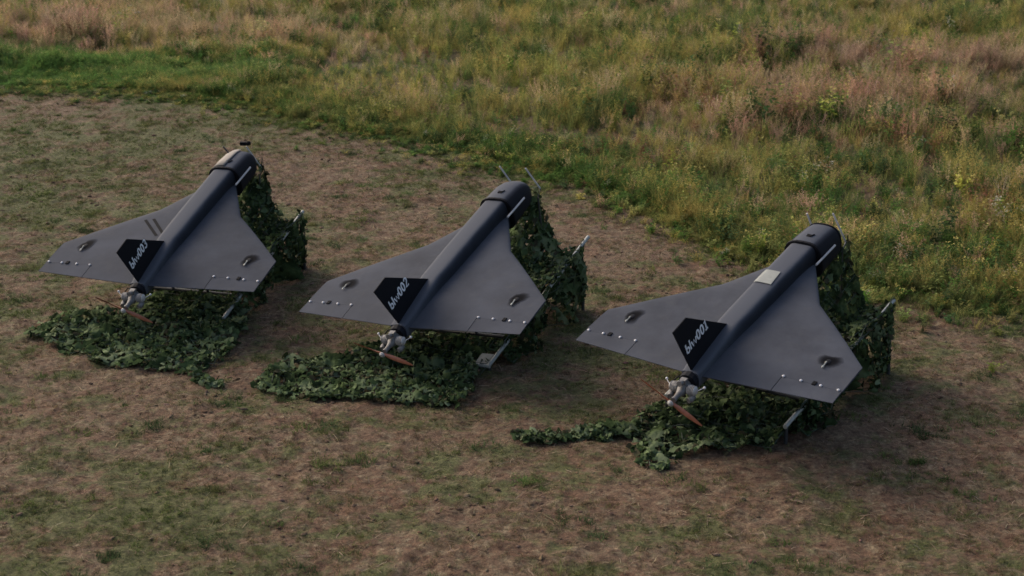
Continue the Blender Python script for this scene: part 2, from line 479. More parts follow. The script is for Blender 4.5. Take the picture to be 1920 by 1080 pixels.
# ---- meadow: one population split by kind
def blob(x, y, cx, cy, rx, ry): return np.exp(-((x - cx) / rx) ** 2 - ((y - cy) / ry) ** 2)
N0 = 90000
mx_ = rng.uniform(-22, 22, N0); my_ = 14 + 76 * rng.random(N0) ** 1.7
ex_ = rng.uniform(-14, -4, 11000); ey_ = rng.uniform(29, 33.8, 11000)
fx_ = rng.uniform(-13, 10, 11000); fy_ = edge(fx_) + rng.normal(.35, .8, 11000)
mx_ = np.concatenate([mx_, ex_, fx_]); my_ = np.concatenate([my_, ey_, fy_]); N0 = len(mx_)
near = (np.abs(mx_) < 3 + my_ * .38)
keep = near | (rng.random(N0) < .35)
mx_, my_ = mx_[keep], my_[keep]
dd = meadow_d(mx_, my_)
k = (dd > -.1 + .6 * rng.random(len(dd)) ** 2) | (rng.random(len(dd)) < .45 * np.exp(np.minimum(dd, 0) / .45))
mx_, my_, dd = mx_[k], my_[k], dd[k]
greenstrip = np.clip(blob(mx_, my_, -8.4, 31.9, 4.5, 1.7) * 1.6, 0, 1)
tanleft = np.clip(blob(mx_, my_, -9.5, 37, 5.0, 2.6) * 1.4 + blob(mx_, my_, -5.5, 35, 2.5, 2) * .6, 0, 1)
tanright = np.clip(sum(blob(mx_, my_, *q) * a_ for q, a_ in (((6, 33.5, 1.0, 1.2), 1), ((7.2, 31.8, 1.5, .9), 1), ((8.2, 31.2, 1, 1), 1), ((9.9, 32.2, 1.0, 1), 1), ((5.2, 30.2, 1.6, 1.2), .8), ((4.2, 27, 1.6, 1.8), .55), ((7, 28, 2, 2), .6))), 0, 1)
rust = np.clip(sum(blob(mx_, my_, *q) * a_ for q, a_ in (((1.8, 24.6, 1.2, .8), .9), ((3.5, 27.9, 1.2, 1), .7), ((5, 29, 1.5, 1), .6), ((-9.9, 35.6, .6, .6), .9), ((-7.0, 35, .8, .6), .6), ((6.5, 20.9, .6, .6), .8), ((8.2, 30.4, .8, .6), .8), ((5, 25.2, 1.5, 1), .4))), 0, 1)
lowgreen = np.clip(1.15 - dd / 2.2, 0, 1)
yel = np.clip(blob(mx_, my_, -1, 31, 5, 4), 0, 1)
nz = fbm(mx_, my_, 1.7, 91, 3); nz2 = fbm(mx_, my_, .8, 95, 2)
right_ = np.clip((mx_ + .5) / 2.5, 0, 1)
hgt = (.2 + .12 * right_ + (.26 - .10 * right_) * np.clip(dd / 2.2, 0, 1)) * (.65 + .75 * nz2) * rng.uniform(.75, 1.2, len(dd))
clump = np.clip((fbm(mx_, my_, 1.3, 171, 2) - .3) / .4, 0, 1)
hgt *= np.where(dd < .15, .5, 1)
hgt *= np.where(dd > 1.2, .62 + .62 * clump, 1)
hgt *= 1 - (.25 + .35 * vnoise(mx_ * 1.7 + 40, my_ * 1.7, 301)) * greenstrip
hgt *= 1 + .25 * np.maximum(tanleft, tanright)
PAL = np.array([(.080, .140, .036), (.175, .190, .062), (.30, .265, .085), (.40, .32, .19), (.38, .255, .18), (.20, .11, .065), (.058, .094, .036)])
W_ = np.stack([
    .55 + 1.8 * greenstrip * 2 + 1.2 * lowgreen + .5 * (nz < .42),
    1.0 + .6 * yel + .3 * lowgreen,
    1.0 + 1.6 * yel + .8 * (nz > .55),
    .20 + 2.2 * tanleft + .9 * tanright + .2 * (nz2 > .6),
    .09 + .9 * tanleft + 3.0 * tanright,
    .05 + 2.0 * rust,
    .45 + .6 * (nz < .45) + .6 * lowgreen + .6 * greenstrip], -1)
for k_ in range(7): W_[:, k_] *= np.exp(3.2 * (fbm(mx_, my_, 1.1, 201 + 7 * k_, 2) - .5))
W_[:, 3:6] *= (1 - .95 * greenstrip)[:, None]; W_[:, 2] *= (1 - .9 * greenstrip); W_[:, 3:6] *= (1 - .8 * lowgreen ** 1.5)[:, None]
W_[:, 0] *= 1 - .1 * lowgreen * (1 - greenstrip); W_[:, 1] *= 1 + lowgreen
W_ /= W_.sum(1, keepdims=True)
cum = W_.cumsum(1); ch = (rng.random(len(dd))[:, None] > cum).sum(1).clip(0, 6)
tint = PAL[ch] * rng.uniform(.72, 1.3, (len(dd), 1)) * rng.normal(1, .06, (len(dd), 3)).clip(.8, 1.2)
tint *= (1 + .4 * greenstrip)[:, None]
u_ = rng.random(len(dd))
is_pl = (np.isin(ch, (3, 4)) & (u_ < .75)) | ((ch == 2) & (u_ < .25))
is_fl = (~is_pl) & (u_ > .984) & (greenstrip < .3)
is_hb = (~is_pl) & (~is_fl) & ((np.isin(ch, (0, 5, 6)) & (u_ < .6)) | (np.isin(ch, (1, 2)) & (u_ < .35)))
is_gr = ~(is_pl | is_fl | is_hb)
mz = gheight(mx_, my_) - .01
MP = np.stack([mx_, my_, mz], -1)
for nm, kk, cc, lab, cat in (('tall_grass', is_gr, grassC, 'tall olive and green meadow grass beyond the mown ground', 'grass'),
                             ('seeding_grass', is_pl, plumeC, 'pale tan seeding grass in the meadow', 'grass'),
                             ('leafy_weeds', is_hb, herbC, 'green and rust leafy weeds among the meadow grass', 'weeds'),
                             ('flowering_weeds', is_fl, flowerC, 'weeds with small yellow and cream flowers in the meadow', 'weeds')):
    hk = hgt[kk] * (1.15 if nm == 'flowering_weeds' else 1)
    o = scatter(nm, cc, MP[kk], s3(hk, np.maximum(hk, .3) * 1.15), tint[kk] * (np.array([.8, 1, .7]) if nm == 'flowering_weeds' else 1), .16)
    tag(o, lab, cat, kind='stuff')

# ---- single large clumps that stand out in the meadow
clm = plant_mat('clump_tissue', .3, True, 'GEOMETRY')
def big_clump(name, cat, label, x, y, r, h, tints, n_, kind, seed):
    q_ = random.Random(seed); pool = list((plumeC if kind == 'plume' else herbC).objects)
    V = []; F = []; T = []; C = []
    for i in range(n_):
        o_ = q_.choice(pool); a = q_.uniform(0, 6.28); rr = math.sqrt(q_.random()); px_, py_ = r * rr * math.cos(a), r * rr * math.sin(a)
        sc_ = h * (1 - .45 * rr ** 2) * q_.uniform(.8, 1.1); an = q_.uniform(0, 6.28); t_ = q_.choice(tints); k_ = q_.uniform(.75, 1.25)
        lx, ly = .35 * rr * math.cos(a), .35 * rr * math.sin(a)
        b0 = len(V); ca, sa = math.cos(an), math.sin(an)
        for v in o_.data.vertices:
            vx, vy, vz = v.co * sc_
            V.append((px_ + vx * ca - vy * sa + lx * vz, py_ + vx * sa + vy * ca + ly * vz, vz))
        T += [d.color[0] for d in o_.data.attributes['tone'].data]
        C += [tuple(c_ * k_ for c_ in t_)] * (len(V) - b0)
        F += [tuple(b0 + j for j in p.vertices) for p in o_.data.polygons]
    o = mesh(name, V, F, clm)
    for nm, arr in (('tone', [(t, t, t, 1) for t in T]), ('tint', [(*c_, 1) for c_ in C])):
        a_ = o.data.attributes.new(nm, 'FLOAT_COLOR', 'POINT'); a_.data.foreach_set('color', np.array(arr, dtype=np.float32).reshape(-1))
    o.location = (x, y, float(gheight(np.array([x]), np.array([y]))[0]) - .02)
    tag(o, label, cat)
PINK, TAN, RUST, BRN = [(.36, .25, .18), (.33, .21, .15), (.40, .29, .2)], [(.40, .31, .18), (.36, .28, .16)], [(.19, .085, .05), (.14, .06, .038), (.2, .11, .05)], [(.15, .11, .085), (.12, .085, .07), (.19, .14, .1)]
big_clump('seeding_grass_clump', 'grass clump', 'rounded tan grass clump with a rusty foot at the upper left of the meadow', -9.9, 36.0, .75, .85, TAN + PINK + RUST[:1], 46, 'plume', 1)
big_clump('seeding_grass_clump', 'grass clump', 'pale tan grass clump beside the rounded rusty-footed one, upper left', -7.6, 36.3, .6, .7, TAN, 34, 'plume', 2)
big_clump('seeding_grass_clump', 'grass clump', 'pinkish feathery grass clump, leftmost of those at upper right', 5.9, 33.6, .75, .72, PINK, 44, 'plume', 3)
big_clump('seeding_grass_clump', 'grass clump', 'wide pinkish grass clump between the leftmost pink one and the grey-brown clump', 6.75, 32.2, .9, .7, PINK + RUST[2:], 52, 'plume', 4)
big_clump('dry_weed_clump', 'weeds', 'dark grey-brown dry weed clump among the pink grasses at upper right', 7.75, 32.7, .5, .8, BRN, 26, 'herb', 5)
big_clump('seeding_grass_clump', 'grass clump', 'peach coloured grass clump just right of and nearer than the grey-brown clump', 8.25, 31.0, .7, .75, PINK + TAN, 40, 'plume', 6)
big_clump('seeding_grass_clump', 'grass clump', 'pale tan grass clump nearest the right border of the photo, upper right', 9.8, 32.3, .65, .7, TAN + PINK, 38, 'plume', 7)
big_clump('seeding_grass_clump', 'grass clump', 'low peach grass clump left of and nearer than the pink clumps', 5.0, 30.0, .8, .5, PINK + TAN, 40, 'plume', 8)
big_clump('rusty_weed_clump', 'weeds', 'rusty red-brown weed clump at the right, above the drone marked blw001', 6.5, 20.95, .38, .5, RUST, 24, 'herb', 9)
big_clump('rusty_weed_clump', 'weeds', 'small rusty weed clump in the middle of the meadow', 1.75, 24.6, .4, .42, RUST + BRN[:1], 20, 'herb', 10)

# ---- short stubble, green tufts and straw on the mown side
shortC = collection('short_grass_sources', [grass_src(k, 12, .6, .09, (.5, 1.4)) for k in range(5)])
N1 = 450000
sx = rng.uniform(-13, 13, N1); sy = rng.uniform(9.5, 31, N1)
kd = meadow_d(sx, sy)
gr = greenness(sx, sy)
pk = np.clip(.46 + 1.0 * (gr - .42), .25, .9) * np.clip(2.4 * fbm(sx, sy, .3, 181, 2) - .5, .1, 1.3) * np.where(kd > -1.2, 1.3, 1)
k = (kd < .1) & (np.abs(sx) < 5 + sy * .4) & (rng.random(N1) < pk)
sx, sy, gr, kd = sx[k], sy[k], gr[k], kd[k]
q = np.clip((gr - .4) * 2.5 + rng.normal(0, .3, len(gr)) + np.clip(1.2 + kd, 0, 1) * .6, 0, 1)[:, None]
dry = np.where(rng.random((len(sx), 1)) < .4, np.array([(.108, .106, .047)]), np.array([(.168, .112, .070)]))
tn = (1 - q) * dry + q * np.array([(.075, .105, .03)])
tn *= rng.uniform(.45, 1.5, (len(sx), 1))
hs = rng.uniform(.015, .042, len(sx)) * (1 + 1.2 * np.clip(.7 + kd, 0, 1))
o = scatter('short_grass', shortC, np.stack([sx, sy, gheight(sx, sy) - .004], -1), s3(hs, hs * 1.1), tn, .2)
tag(o, 'short dry stubble and green tufts on the mown ground', 'grass', kind='stuff')
# soil clods and clumps of fresh grass
def clod_src(k):
    b_ = MB(); b_.ball((0, 0, .15), (1, .8, .6), 7, 5)
    V = [(x * rd.uniform(.7, 1.25), y * rd.uniform(.7, 1.25), z * rd.uniform(.7, 1.2)) for x, y, z in b_.v]
    return src('clod_source', V, b_.f, [rd.uniform(.8, 1.2) for _ in V], [soilm])
soilm = plant_mat('soil_lump', 0.)
clodC = collection('clod_sources', [clod_src(k) for k in range(5)])
N3 = 20000
qx = rng.uniform(-12, 12, N3); qy = rng.uniform(9.5, 29, N3)
k = (meadow_d(qx, qy) < 0) & (np.abs(qx) < 5 + qy * .4) & (rng.random(N3) < 2.6 * np.clip(fbm(qx, qy, .7, 151, 3) - .32, 0, 1))
qx, qy = qx[k], qy[k]
cs = rng.gamma(2.2, .0052, len(qx)).clip(.005, .026)
tn = np.array([(.115, .080, .056)]) * rng.uniform(.5, 1.4, (len(qx), 1)) * rng.normal(1, .06, (len(qx), 3))
o = scatter('soil_clods', clodC, np.stack([qx, qy, gheight(qx, qy)], -1), np.stack([cs * rng.uniform(.9, 1.7, len(qx)), cs, cs * rng.uniform(.6, 1.1, len(qx))], -1), tn, .2)
tag(o, 'small brown lumps of soil on the mown ground', 'soil', kind='stuff')
ncl = 1300
ccx = rng.uniform(-9, 9, ncl); ccy = 9.8 + 20 * rng.random(ncl)
gg = greenness(ccx, ccy); k = (meadow_d(ccx, ccy) < .2) & (rng.random(ncl) < np.clip(.5 + 1.2 * (gg - .42), .4, .7)) & (np.abs(ccx) < 2 + ccy * .4)
ccx, ccy = ccx[k], ccy[k]
PX, PY, PS, PT = [], [], [], []
for x, y in zip(ccx, ccy):
    n_ = int(rng.integers(5, 22)); r_ = rng.uniform(.035, .11)
    tone_ = np.array([(.075, .112, .036), (.10, .122, .042), (.06, .09, .038), (.13, .135, .055)][int(rng.integers(0, 4))]) * rng.uniform(.7, 1.15)
    PX += list(x + rng.normal(0, r_ * 1.3, n_)); PY += list(y + rng.normal(0, r_, n_)); PS += list(rng.uniform(.03, .075, n_)); PT += [tone_ * rng.uniform(.75, 1.25) for _ in range(n_)]
PX, PY, PS, PT = map(np.array, (PX, PY, PS, PT))
o = scatter('grass_clumps', shortC, np.stack([PX, PY, gheight(PX, PY) - .004], -1), s3(PS, PS * 1.1), PT, .25)
tag(o, 'fresh green grass sprouting in small clumps on the mown ground', 'grass', kind='stuff')
def straw_src(k):
    V, F, T = [], [], []
    b0 = 0; pts = []
    x = -.5; y = 0; a = rd.uniform(-.3, .3)
    for i in range(4):
        pts.append((x, y)); x += .33; y += rd.uniform(-.1, .1)
    for i, (x, y) in enumerate(pts):
        wv = .035 if i in (1, 2) else .02
        V += [(x, y - wv, .02 + .02 * (i % 2)), (x, y + wv, .02 + .02 * (i % 2))]; T += [1., 1.]
    F += [(2 * i, 2 * i + 2, 2 * i + 3, 2 * i + 1) for i in range(3)]
    return src('straw_source', V, F, T, [pm])
strawC = collection('straw_sources', [straw_src(k) for k in range(4)])
N2 = 100000
tx = rng.uniform(-12, 12, N2); ty = rng.uniform(9.5, 29, N2)
k = (meadow_d(tx, ty) < 0) & (np.abs(tx) < 5 + ty * .4) & (rng.random(N2) < .25 + fbm(tx, ty, .8, 131, 3) ** 2 * 1.6)
tx, ty = tx[k], ty[k]
Ls = rng.gamma(3, .017, len(tx)).clip(.02, .2)
tn = np.array([(.27, .21, .145)]) * rng.uniform(.3, 1.3, (len(tx), 1)) * rng.normal(1, .05, (len(tx), 3))
rv = np.stack([rng.normal(0, .25, len(tx)), rng.normal(0, .25, len(tx)), rng.normal(0, .9, len(tx))], -1)
o = scatter('straw', strawC, np.stack([tx, ty, gheight(tx, ty) + .004], -1), np.stack([Ls, Ls * .9, Ls], -1), tn, rotv=rv)
tag(o, 'cut straw lying loose on the mown ground', 'straw', kind='stuff')

# ------------------------------------------------------------------ drones
POSE = {'001': (1.4492, 12.9464, .6709, -.6315, .249, .0063),
        '002': (-1.2018, 14.6966, .4832, -.4764, .3039, -.0772),
        '003': (-4.0285, 15.9963, .4968, -.3013, .2951, -.0056)}
def pose(k):
    x, y, z, ya, pi_, ro = POSE[k]
    return Matrix.Translation((x, y, z)) @ Matrix.Rotation(ya, 4, 'Z') @ Matrix.Rotation(pi_, 4, 'X') @ Matrix.Rotation(ro, 4, 'Y')
SP, TFY, TRY, TEY = 1.2975, .907, .3254, .2456
LEX = [0, .142, .33, .506, .75, 1.02, SP]
LEY = [2.52, 2.368, 2.035, 1.715, 1.475, 1.2, TFY]
def le(x): return float(np.interp(abs(x), LEX, LEY))
def te(x): return TEY + (TRY - TEY) * abs(x) / SP
def thick(x): return .128 - .098 * (abs(x) / SP) ** .8
HINGE, ELX = .505, .735
def zt(x, y):
    x = abs(x); h = .060 - .046 * (x / SP) ** .75
    k = max(0., (le(x) - y)) * (.72 if x > .5 else .45)
    e_ = 1 - (1 - min(1, k / .16)) ** 2
    t = min(1, max(0, y - te(x)) / .62)
    tt = t * (1.6 - .6 * t)
    return .003 + max(0, h - .003) * math.sqrt(max(e_, 0)) * min(1, tt)
def loft_half(mb, xs, ylo, yhi, n=14, sgn=1):
    """closed wing slab between functions ylo(x) and yhi(x), upper and lower skins with rims"""
    Lx = len(xs); V = []; F = []
    for x in xs:
        a, c_ = yhi(x), ylo(x)
        for i in range(n + 1):
            t = (1 - math.cos(math.pi * i / n)) / 2
            y = a + (c_ - a) * t
            V.append((x * sgn, y, zt(x, y)))
        for i in range(n + 1):
            t = (1 - math.cos(math.pi * i / n)) / 2
            y = a + (c_ - a) * t
            V.append((x * sgn, y, -zt(x, y) * .8))
    m_ = 2 * (n + 1)
    for j in range(Lx - 1):
        for i in range(n):
            a = j * m_ + i; F.append((a, a + 1, a + m_ + 1, a + m_))
            a = j * m_ + n + 1 + i; F.append((a, a + m_, a + m_ + 1, a + 1))
        a = j * m_; F.append((a, a + m_, a + m_ + n + 1, a + n + 1))
        a = j * m_ + n; F.append((a, a + n + 1, a + m_ + n + 1, a + m_))
    for j in (0, Lx - 1):
        for i in range(n):
            a = j * m_ + i; F.append((a, a + n + 1, a + n + 2, a + 1))
    if sgn < 0: F = [q[::-1] for q in F]
    mb.add(V, F)
def ring(w_, zt_, zb_, n=18, e=2.3):
    P = []
    for i in range(n):
        t = 2 * math.pi * i / n
        c_, s_ = math.cos(t), math.sin(t)
        x = w_ * math.copysign(abs(c_) ** (2 / e), c_)
        z = (zt_ if s_ > 0 else -zb_) * math.copysign(abs(s_) ** (2 / e), s_) if True else 0
        z = (zt_ * abs(s_) ** (2 / e)) if s_ >= 0 else (-zb_ * abs(s_) ** (2 / e))
        P.append((x, z))
    return P
def loft_rings(mb, st, n=18, e=2.3, cap=(True, True)):
    V = []; F = []
    for (y, w_, a, b_, zc) in st:
        for x, z in ring(w_, a, b_, n, e): V.append((x, y, zc + z))
    for j in range(len(st) - 1):
        for i in range(n):
            F.append((j * n + i, j * n + (i + 1) % n, (j + 1) * n + (i + 1) % n, (j + 1) * n + i))
    if cap[0]: F.append(tuple(range(n)))
    if cap[1]: F.append(tuple((len(st) - 1) * n + i for i in range(n))[::-1])
    mb.add(V, F)
# stroke glyphs for the fin numbers, unit height 1 (x to the right, y up)
def arc(cx, cy, rx, ry, a0, a1, k=14): return [(cx + rx * math.cos(R(a0 + (a1 - a0) * i / k)), cy + ry * math.sin(R(a0 + (a1 - a0) * i / k))) for i in range(k + 1)]
GL = {'b': (.56, [[(.08, 1), (.08, .07)], arc(.27, .3, .2, .24, 0, 360)]),
      'l': (.30, [[(.12, 1), (.12, .04)]]),
      'w': (.86, [[(.04, .62), (.22, .07), (.41, .55), (.6, .07), (.78, .62)]]),
      '0': (.62, [arc(.28, .5, .2, .43, 0, 360)]),
      '1': (.5, [[(.05, .78), (.26, .95), (.26, .07)], [(.06, .07), (.46, .07)]]),
      '2': (.6, [arc(.27, .7, .2, .24, 165, -35, 9) + [(.07, .07), (.52, .07)]]),
      '3': (.6, [arc(.26, .72, .2, .21, 150, -90, 10), arc(.26, .29, .22, .22, 90, -150, 10)])}
def lettering(text, y0, z0, dy, dz, H_, total, x, sw=.175, shear=-.08):
    """flat ribbons in the fin's plane; baseline from (y0,z0) along (dy,dz)"""
    wsum = sum(GL[c][0] for c in text); k = total / (wsum * H_)
    V = []; F = []; cur = 0
    bl = math.hypot(dy, dz); bx = (dy / bl, dz / bl); up = (-bx[1], bx[0])
    for c in text:
        wd, strokes = GL[c]
        for s_ in strokes:
            b0 = len(V)
            for i, p in enumerate(s_):
                p0 = s_[max(i - 1, 0)]; p1 = s_[min(i + 1, len(s_) - 1)]
                if s_[0] == s_[-1] or math.hypot(s_[0][0] - s_[-1][0], s_[0][1] - s_[-1][1]) < .01:
                    if i == 0: p0 = s_[-2]
                    if i == len(s_) - 1: p1 = s_[1]
                d = (p1[0] - p0[0], p1[1] - p0[1]); l_ = math.hypot(*d) or 1
                nn_ = (-d[1] / l_, d[0] / l_)
                for sg in (-1, 1):
                    gx_ = p[0] + nn_[0] * sw / 2 * sg; gy_ = p[1] + nn_[1] * sw / 2 * sg
                    a = (cur + gx_) * H_ * k; h_ = gy_ * H_
                    a += shear * h_
                    V.append((x, y0 + bx[0] * a + up[0] * h_, z0 + bx[1] * a + up[1] * h_))
            for i in range(len(s_) - 1):
                a = b0 + 2 * i; F.append((a, a + 2, a + 3, a + 1))
        cur += wd
    return V, F
sootm = mat('black_overspray', (.048, .051, .061), .8, spec=.03)
_n = sootm.node_tree; _a = _n.nodes.new('ShaderNodeAttribute'); _a.attribute_name = 'soot'
_m = _n.nodes.new('ShaderNodeMix'); _m.data_type = 'RGBA'; _m.inputs[6].default_value = (.050, .053, .063, 1); _m.inputs[7].default_value = (.004, .004, .005, 1)
_n.links.new(_a.outputs['Fac'], _m.inputs[0]); _n.links.new(_m.outputs[2], _n.nodes['Principled BSDF'].inputs['Base Color'])
def oval(cx, cy, rx, ry, seed, parent, n=28, rings=5, lift=.0035):
    """sprayed black mark: a thin skin of paint that fades out to its rim"""
    r_ = random.Random(seed); V = [(cx, cy, zt(cx, cy) + lift)]; A = [1.]; F = []
    a1, a2 = r_.uniform(0, 6), r_.uniform(0, 6); jag = [1 + .2 * math.sin(4 * math.pi * i / n + a1) + .12 * math.sin(6 * math.pi * i / n + a2) + r_.uniform(-.08, .08) for i in range(n)]
    for k in range(1, rings + 1):
        for i in range(n):
            t = 2 * math.pi * i / n; q_ = k / rings * (1 + (jag[i] - 1) * k / rings)
            x, y = cx + rx * q_ * math.cos(t), cy + ry * q_ * math.sin(t)
            V.append((x, y, zt(x, y) + lift - (.003 if k == rings else 0))); A.append([1, 1, .92, .6, 0][k - 1])
    F = [(0, 1 + i, 1 + (i + 1) % n) for i in range(n)]
    for k in range(rings - 1):
        for i in range(n):
            a = 1 + k * n; F.append((a + i, a + n + i, a + n + (i + 1) % n, a + (i + 1) % n))
    o = mesh('soot_mark', V, F, sootm, parent, True)
    at_ = o.data.attributes.new('soot', 'FLOAT', 'POINT'); at_.data.foreach_set('value', A)
    return o
def fuse_st():
    st = []
    for y in np.linspace(.2, 2.39, 16):
        t = (y - .2) / 2.19
        w_ = float(np.interp(y, [.2, .5, 1.1, 2.0, 2.4], [.085, .105, .128, .138, .142]))
        top = np.interp(y, [.2, .3, .9, 1.6, 2.3, 2.4], [.058, .078, .172, .188, .192, .192])
        st.append((y, w_, top, .10 + .05 * t, 0))
    return st

def make_drone(no, label):
    root = empty('drone'); root.matrix_world = pose(no)
    tag(root, label, 'drone', 'delta wing drones parked in a row')
    # wing (two halves in one skin) and elevons
    wb = MB()
    for sg in (1, -1):
        inner = [.0, .08, .142, .19, .24, .285, .33, .375, .42, .465, .506, .56, .62, .68, ELX - .003]
        loft_half(wb, inner, te, le, 16, sg)
        outer = [ELX - .003, .78, .85, .93, 1.02, 1.09, 1.16, 1.22, SP - .01, SP]
        loft_half(wb, outer, lambda x: HINGE + .0008, le, 16, sg)
    wing = wb.build('wing', M['skin'], root, True)
    for sg in (1, -1):
        eb = MB(); loft_half(eb, [ELX + .004, .9, 1.1, SP - .004], te, lambda x: HINGE - .0008, 6, sg)
        el = eb.build('elevon', M['skin'], root, True)
        hb = MB(); hb.box((sg * 1.035, HINGE + .012, zt(1.035, HINGE) + .004), (.035, .05, .012))
        hb.build('hinge_recess', M['hole'], el)
        bb = None
        for xx in (.75, .915, 1.10, 1.262):
            bb = MB(); bb.ball((sg * xx, HINGE, zt(xx, HINGE) + .006), (.014, .014, .011), 8, 5)
            bb.build('bolt', M['bolt'], root, True)
        oval(sg * 1.0 + .01, .865, .10, .115, int(no) * 7 + sg, root)
        ob = MB(); ob.ball((sg * 1.0, .85, zt(1., .85) + .002), (.03, .045, .008), 10, 6); ob.build('servo_cover', M['black'], root, True)
        pb = MB(); pb.tube([(sg * 1.0, .83, zt(1, .83) + .018), (sg * 1.0, .755, zt(1, .73) + .016)], .005, 6)
        pb.ball((sg * 1.0, .755, zt(1, .755) + .016), (.009, .02, .008), 8, 5); pb.ball((sg * 1.0, .815, zt(1, .815) + .018), .008, 8, 5)
        pb.build('pushrod', M['tube'], root, True)
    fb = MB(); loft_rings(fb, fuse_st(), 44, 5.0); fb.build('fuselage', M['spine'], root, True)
    cb = MB(); loft_rings(cb, [(2.392, .19, .2, .17, 0), (2.395, .2045, .2165, .173, 0), (2.418, .2075, .2185, .175, 0), (2.42, .19, .2, .17, 0)], 28, 2.9)
    cb.build('collar', M['black'], root)
    nb = MB(); loft_rings(nb, [(2.41, .202, .21, .17, 0), (2.55, .2, .207, .17, 0)] + ([(2.78, .19, .192, .165, -.002), (2.87, .178, .175, .155, -.006), (2.93, .15, .142, .135, -.012), (2.965, .10, .092, .09, -.016), (2.975, .04, .04, .04, -.016)] if no != '002' else [(2.72, .194, .198, .165, -.001), (2.83, .180, .178, .155, -.006), (2.92, .153, .146, .132, -.014), (2.98, .115, .105, .1, -.022), (3.012, .07, .06, .06, -.028), (3.022, .02, .02, .02, -.028)]), 28, 2.7)
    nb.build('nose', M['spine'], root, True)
    if no == '001': ib = MB(); loft_rings(ib, [(2.845, .1855, .1885, .16, -.004), (2.857, .1875, .19, .162, -.0045), (2.869, .182, .181, .157, -.005)], 28, 2.7); ib.build('nose_ring', M['black'], root)
    lb = MB(); lb.box((.005, 2.54, .208), (.05, .03, .014)); lb.tube([(-.02, 2.555, .213), (.03, 2.55, .213), (.04, 2.585, .206)], .007, 6)
    lb.build('latch', M['hole'], root)
    rb = MB(); rb.tube([(.207, 2.26, .075), (.207, 2.67, .075)], .011, 8); rb.build('side_rod', M['rod'], root, True)
    # fin
    prof = [(.90, .15), (.222, .603), (-.008, .582), (.238, .03)]
    V = []; 
    for x in (-.008, .008): V += [(x, y, z) for y, z in prof]
    V[1] = (-.004, *prof[1]); V[5] = (.004, *prof[1]); V[2] = (-.004, *prof[2]); V[6] = (.004, *prof[2])
    fin = mesh('fin', V, [(0, 1, 2, 3), (7, 6, 5, 4), (0, 4, 5, 1), (1, 5, 6, 2), (2, 6, 7, 3), (3, 7, 4, 0)], M['black'], root)
    t_ = 'blw' + no
    V, F = lettering(t_, .172, .252, .38, .064, .115, .385, .0115)
    mesh('lettering', V, F, M['white'], fin)
    # engine and propeller
    kb = MB(); loft_rings(kb, [(.205, .075, .075, .075, -.01), (.19, .09, .085, .09, -.015), (.14, .085, .08, .09, -.02)], 14, 2.0); kb.build('firewall', M['black'], root)
    eb = MB()
    loft_rings(eb, [(.15, .05, .05, .05, -.03), (.1, .062, .06, .06, -.035), (.03, .06, .055, .06, -.04), (.0, .045, .04, .045, -.045), (-.04, .03, .03, .03, -.047), (-.1, .026, .026, .026, -.05), (-.125, .032, .032, .032, -.05), (-.14, .03, .03, .03, -.05)], 14, 2.0)
    en = eb.build('engine', M['case'], root, True)
    for sg in (1, -1):
        c2 = MB()
        c2.tube([(sg * .05, .07, -.035), (sg * .14, .07, -.03)], .034, 12)
        for q_ in range(6):
            xx = sg * (.062 + .0145 * q_); c2.tube([(xx, .07, -.035), (xx + sg * .005, .07, -.035)], .060 - .003 * abs(q_ - 2), 14)
        c2.tube([(sg * .14, .07, -.03), (sg * .158, .07, -.03)], [.052, .03], 12)
        c2.build('cylinder', M['alu'], en)
        c2 = MB(); c2.tube([(sg * .045, .07, -.035), (sg * .138, .07, -.031)], .045, 12); c2.build('cylinder_core', M['darkmetal'], en)
        c3 = MB(); c3.tube([(sg * .11, .07, -.075), (sg * .125, .045, -.095), (sg * .12, .0, -.10), (sg * .11, -.03, -.1)], [.022, .03, .036, .03], 10)
        c3.build('exhaust', M['case'], en, True)
        c4 = MB(); c4.tube([(sg * .155, .07, -.03), (sg * .20, .095, -.01), (sg * .225, .12, .0)], .004, 6); c4.ball((sg * .225, .12, 0), (.016, .016, .016), 8, 5)
        c4.build('spark_plug', M['bolt'], en, True)
    c5 = MB(); c5.box((0, .09, .045), (.07, .06, .05)); c5.tube([(0, .05, .05), (0, .0, .06)], [.028, .032], 12); c5.build('carburettor', M['case'], en)
    for hs_ in (((-.03, .12, .05), (-.09, .14, .05), (-.12, .10, .02)), ((.03, .13, .05), (.08, .17, .03), (.05, .2, .0))):
        c6 = MB(); c6.tube(hs_, .008, 6); c6.build('hose', M['black'], en, True)
    en.scale = (.84, .84, .84); en.location = (0, .012, -.006)
    pa = {'001': R(-30), '002': R(-17), '003': R(-22.8)}[no]
    V = []; F = []
    for sg in (1, -1):
        rows = []
        for i, rr in enumerate((.0, .03, .07, .12, .18, .24, .29, .32, .333)):
            ch = np.interp(rr, [0, .03, .08, .16, .26, .333], [.034, .030, .042, .046, .036, .012])
            tw = np.interp(rr, [0, .05, .333], [0, R(38), R(16)]) if rr > .02 else 0
            th = np.interp(rr, [0, .03, .1, .333], [.024, .022, .012, .005])
            row = []
            for (a, b_) in ((-.5, 0), (-.1, .5), (.5, 0), (-.1, -.5)):
                cx, cy = a * ch, b_ * th
                px_, py_ = cx * math.cos(tw) - cy * math.sin(tw), cx * math.sin(tw) + cy * math.cos(tw)
                row.append((rr * sg, -.142 + py_, px_ * sg))
            rows.append(row)
        b0 = len(V)
        for row in rows: V += row
        for i in range(len(rows) - 1):
            for j in range(4):
                a = b0 + 4 * i; F.append((a + j, a + (j + 1) % 4, a + 4 + (j + 1) % 4, a + 4 + j))
        F.append(tuple(b0 + 4 * (len(rows) - 1) + j for j in range(4)))
    ca, sa = math.cos(pa), math.sin(pa)
    V = [(x * ca - z * sa, y, x * sa + z * ca - .05) for x, y, z in V]
